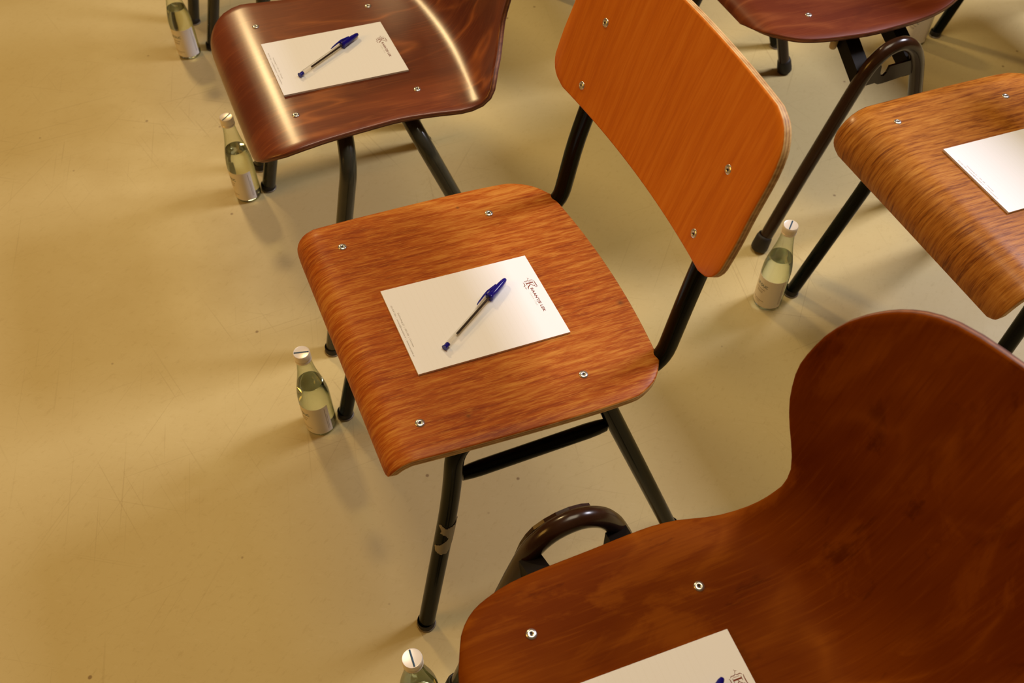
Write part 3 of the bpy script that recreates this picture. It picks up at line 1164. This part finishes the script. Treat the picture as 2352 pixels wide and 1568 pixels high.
def pen(label, padm, plug, tip, roll):
    """plug and tip given on the page as (back, near)"""
    a = Vector((plug[0], -plug[1], PAD_T + 0.00445))
    b = Vector((tip[0], -tip[1], PAD_T + 0.0062))
    d = (b - a).normalized()
    q = d.to_track_quat('X', 'Z').to_matrix().to_4x4()
    root = thing('ballpoint_pen', label, 'pen', mat=padm @ Matrix.Translation(a) @ q @ Matrix.Rotation(roll, 4, 'X'), group='pens on the notepads')
    cap = None
    for k in ('barrel', 'ink_tube', 'end_plug', 'cap'):
        o = bpy.data.objects.new(k, PEN[k])
        COL.objects.link(o)
        o.parent = root
        if k == 'cap':
            cap = o
    c = bpy.data.objects.new('clip', PEN['clip'])
    COL.objects.link(c)
    c.parent = cap
    return root


# ------------------------------------------------------------------ bottles
BR = 0.0270


def bottle_meshes():
    prof = [(0, 0.0035), (0.016, 0.0025), (0.0215, 0.0), (0.0245, 0.0006), (0.0262, 0.003), (BR, 0.007), (BR, 0.088), (0.0266, 0.097), (0.0254, 0.108), (0.0233, 0.120), (0.0205, 0.133), (0.0174, 0.147),
            (0.0150, 0.160), (0.0133, 0.172), (0.0124, 0.182), (0.0122, 0.186), (0.0130, 0.188), (0.0130, 0.191), (0.0116, 0.192), (0.0116, 0.205), (0.0095, 0.2055)]
    v, f = lathe(prof, 40)
    g = sharp(mesh_py('glass', v, f), 60)
    g.materials.append(M['glass'])
    wl = 0.128
    w = [(0, wl), (0.0180, wl), (0.0208, wl + 0.0004), (0.0211, wl - 0.0004), (0.0228, 0.120), (0.0249, 0.108), (0.0261, 0.097), (0.0265, 0.088), (0.0265, 0.0085), (0.0257, 0.0045), (0.0240, 0.0022), (0.0212, 0.0018), (0.016, 0.0042), (0, 0.0052)]
    v, f = lathe(w, 40)
    wa = sharp(mesh_py('water', v, f), 60)
    wa.materials.append(M['water'])
    # screw cap: knurled skirt, tamper band, flat top
    c = [(0.0118, 0.1895), (0.0134, 0.1895), (0.0137, 0.1903), (0.0137, 0.1928), (0.0131, 0.1935), (0.0131, 0.1945), (0.0136, 0.1952), (0.0137, 0.2040), (0.0134, 0.2068), (0.0127, 0.2080), (0.0113, 0.2076), (0, 0.2076)]
    v, f = lathe(c, 40)
    ca = sharp(mesh_py('screw_cap', v, f), 40)
    ca.materials.append(M['cap'])
    # stripe across the cap
    st = box_mesh('cap_stripe', -0.0118, 0.0118, -0.0012, 0.0012, 0.2070, 0.2080, 0.0001)
    st.materials.append(M['cap_blue'])

    # paper label wrapped round the body
    def wrap(pts, rad):
        return [(rad * math.cos(x / BR), rad * math.sin(x / BR), y) for x, y in pts]
    half = BR * math.radians(102)
    z0, z1, n = 0.0085, 0.0815, 48
    vs, fs = [], []
    for rad in (BR + 0.00005, BR + 0.0002):
        for zz in (z0, z1):
            vs += wrap([(-half + 2 * half * i / n, zz) for i in range(n + 1)], rad)
    N = n + 1
    for i in range(n):
        fs.append((2 * N + i, 2 * N + i + 1, 3 * N + i + 1, 3 * N + i))
        fs.append((i, N + i, N + i + 1, i + 1))
        fs.append((i, i + 1, 2 * N + i + 1, 2 * N + i))
        fs.append((N + i, 3 * N + i, 3 * N + i + 1, N + i + 1))
    la = sharp(mesh_py('label', vs, fs), 50)
    la.materials.append(M['label'])

    def curved(me, dx, dz, name, matn):
        bm = bmesh.new()
        bm.from_mesh(me)
        bmesh.ops.triangulate(bm, faces=bm.faces)
        for v_ in bm.verts:
            x, y = v_.co.x + dx, v_.co.y + dz
            v_.co = Vector(wrap([(x, y)], BR + 0.0003)[0])
        m2 = bpy.data.meshes.new(name)
        bm.to_mesh(m2)
        bm.free()
        m2.materials.append(M[matn])
        return m2
    name_t = fit_width(text_mesh('LE DUC', 0.0092, 0.0002), -0.0130, 0.0130)
    brand = curved(name_t, 0.0, 0.0600, 'printed_name', 'teal')
    rows = []
    for (x0, x1, y, h) in ((-0.011, 0.009, 0.0520, 0.0013), (-0.010, 0.006, 0.0468, 0.0010), (-0.009, 0.005, 0.0438, 0.0010), (-0.014, 0.012, 0.0225, 0.0012), (-0.010, 0.004, 0.0185, 0.0008)):
        m = 14
        pts_t = [(x0 + (x1 - x0) * i / m, y + h) for i in range(m + 1)]
        pts_b = [(x0 + (x1 - x0) * i / m, y) for i in range(m + 1)]
        rows.append((wrap(pts_b, BR + 0.0003) + wrap(pts_t, BR + 0.0003), [(i, i + 1, m + 2 + i, m + 1 + i) for i in range(m)]))
    for sx in (1, -1):
        for x, h, y0 in ((half - 0.0075, 0.0007, 0.018), (half - 0.0050, 0.0006, 0.018)):
            y1 = 0.076 if h > 0.00065 else 0.058
            rows.append((wrap([(sx * x, y0), (sx * (x + h), y0), (sx * (x + h), y1), (sx * x, y1)], BR + 0.0003), [(0, 1, 2, 3) if sx > 0 else (3, 2, 1, 0)]))
    small = join_flat('printed_lines', rows)
    small.materials.append(M['grey_ink'])
    return dict(glass=g, water=wa, screw_cap=ca, cap_stripe=st, label=la, printed_name=brand, printed_lines=small)


BOT = bottle_meshes()


def bottle(label, xy, face_deg, stripe_deg):
    """face_deg: where the label looks, relative to the direction towards the camera"""
    toward = math.atan2(-xy[1], -xy[0])
    root = thing('water_bottle', label, 'bottle', (xy[0], xy[1], 0), toward + math.radians(face_deg), 'water bottles on the floor beside the chairs')
    made = {}
    for k, par in (('glass', None), ('water', None), ('screw_cap', None), ('cap_stripe', 'screw_cap'), ('label', None), ('printed_name', 'label'), ('printed_lines', 'label')):
        o = bpy.data.objects.new('paper_label' if k == 'label' else k, BOT[k])
        COL.objects.link(o)
        o.parent = made[par] if par else root
        made[k] = o
    made['screw_cap'].rotation_euler = (0, 0, math.radians(stripe_deg) - toward - math.radians(face_deg))
    return root


# ------------------------------------------------------------------ the rows of chairs
C2, A2 = (-0.2197, 0.7506), 0.403
C1, A1 = (-0.4649, 1.2918), 0.4038
C3, A3 = (-0.0223, 0.2178), 0.375
C4, A4 = (0.6184, 1.0307), 0.387
C5, A5 = (0.4003, 1.5660), 0.387
C6 = (0.1780, 2.0640)
C7 = (1.1305, 1.8755)
C0 = (-0.6802, 1.7957)

board_chair('school_chair', 'orange wooden chair with separate backrest in the middle, black legs, grey tape on one leg', C2, A2, tape=True)
hip = hip_shell_chair('shell_chair', 'glossy dark red-brown shell chair with olive legs, behind the orange chair at upper left', C1, A1, 'mahogany')
waist_shell_chair('shell_chair', 'large dark mahogany waisted shell chair filling the lower right corner, brown loop legs', C3, A3, 'mahogany_worn', ('rim_dark', 'rim_mid'), 0.004,
                  [(0.004, 0.085), (0.009, 0.112), (0.0165, 0.129), (0.030, 0.155), (0.05, 0.172), (0.071, 0.180), (0.09, 0.185), (0.12, 0.188), (0.19, 0.1905), (0.262, 0.193), (0.295, 0.190), (0.324, 0.183), (0.362, 0.174)], fu=0.028)
board_chair('school_chair', 'amber wooden chair at the right edge, scratched seat with broad rolled front', C4, A4, wood='amber', back_wood='amber', roll=0.052, z0=0.442, tilt=0.07,
            front=-0.024, drop=0.066)
waist_shell_chair('shell_chair', 'red-brown shell chair at the top right with a hooked brown loop leg', C5, A5, 'mahogany_red', ('rim_dark', 'rim_mid'), -0.033,
                  [(-0.033, 0.085), (-0.0285, 0.120), (-0.018, 0.150), (0.0, 0.174), (0.027, 0.192), (0.055, 0.200), (0.089, 0.205), (0.157, 0.211), (0.223, 0.208), (0.287, 0.199), (0.33, 0.187), (0.362, 0.176)],
                  z0=0.455, tl=0.05, screws=((0.072, 0.1335), (0.27, 0.1115)))
c0 = copy_tree(hip)
c0.location = (C0[0], C0[1], 0)
c0['label'] = 'chair cut off by the top edge, grey-black leg beside the topmost left bottle'
cm1_ = copy_tree(hip)
cm1_.location = (-0.9351, 2.3415, 0)
cm1_['label'] = 'chair beyond the top edge, thin dark leg touching the topmost left bottle'
board_chair('school_chair', 'chair beyond the top edge, one dark foot between backrest and red-brown shell chair', C6, A5)
board_chair('school_chair', 'chair beyond the top right corner, slanting black leg beside a white-labelled bottle', C7, A5)

# ------------------------------------------------------------------ notepads and pens
cm2, cm1, cm3, cm4 = chair_mat(C2, A2), chair_mat(C1, A1), chair_mat(C3, A3), chair_mat(C4, A4)
t2 = 0.094
_, pm2 = notepad('white printed notepad on the orange chair seat in the middle', cm2, 0.1787, 0.0157, 0.457 - math.tan(t2) * (0.1787 - 0.091) + 0.0004, t2)
_, pm1 = notepad('white printed notepad on the glossy dark seat at upper left', cm1, 0.1827, 0.0043, 0.4545 - math.tan(0.0592) * (0.1827 - 0.078) + 0.0004, 0.0592)
_, pm3 = notepad('printed notepad on the dark shell seat, cut by the bottom edge', cm3, 0.1800, 0.0138, 0.457 - math.tan(0.045) * (0.18 - 0.075) + 0.0005, 0.045, -0.02)
_, pm4 = notepad('white notepad on the amber seat at the right edge', cm4, 0.1800, -0.0015, 0.442 - math.tan(0.07) * (0.18 - 0.091) + 0.0005, 0.07)
pen('capped blue ballpoint pen on the notepad of the middle orange chair', pm2, (-0.0611, 0.0485), (0.0589, -0.0359), 0.45)
pen('capped blue ballpoint pen on the notepad at upper left', pm1, (-0.0689, 0.0371), (0.056, -0.0426), 0.5)
pen('blue pen whose cap tip shows at the bottom edge', pm3, (-0.046, 0.056), (0.0735, -0.0285), 0.45)

# ------------------------------------------------------------------ bottles
bottle('water bottle standing left of the orange chair, beside its black front leg', (-0.3360, 0.9260), -66, 8)
bottle('water bottle under the front corner of the glossy dark seat at upper left', (-0.5605, 1.5076), -70, 62)
bottle('water bottle at the top left, neck cut by the top edge', (-0.7874, 2.0066), -50, 30)
bottle('water bottle between two slanting legs, right of the orange backrest', (0.4953, 1.2051), -38, 65)
bottle('water bottle at the bottom edge, only cap and shoulder in view', (-0.1295, 0.4340), -60, -70)
bottle('water bottle at the top right behind the red-brown shell seat', (1.0000, 2.0508), -30, 40)
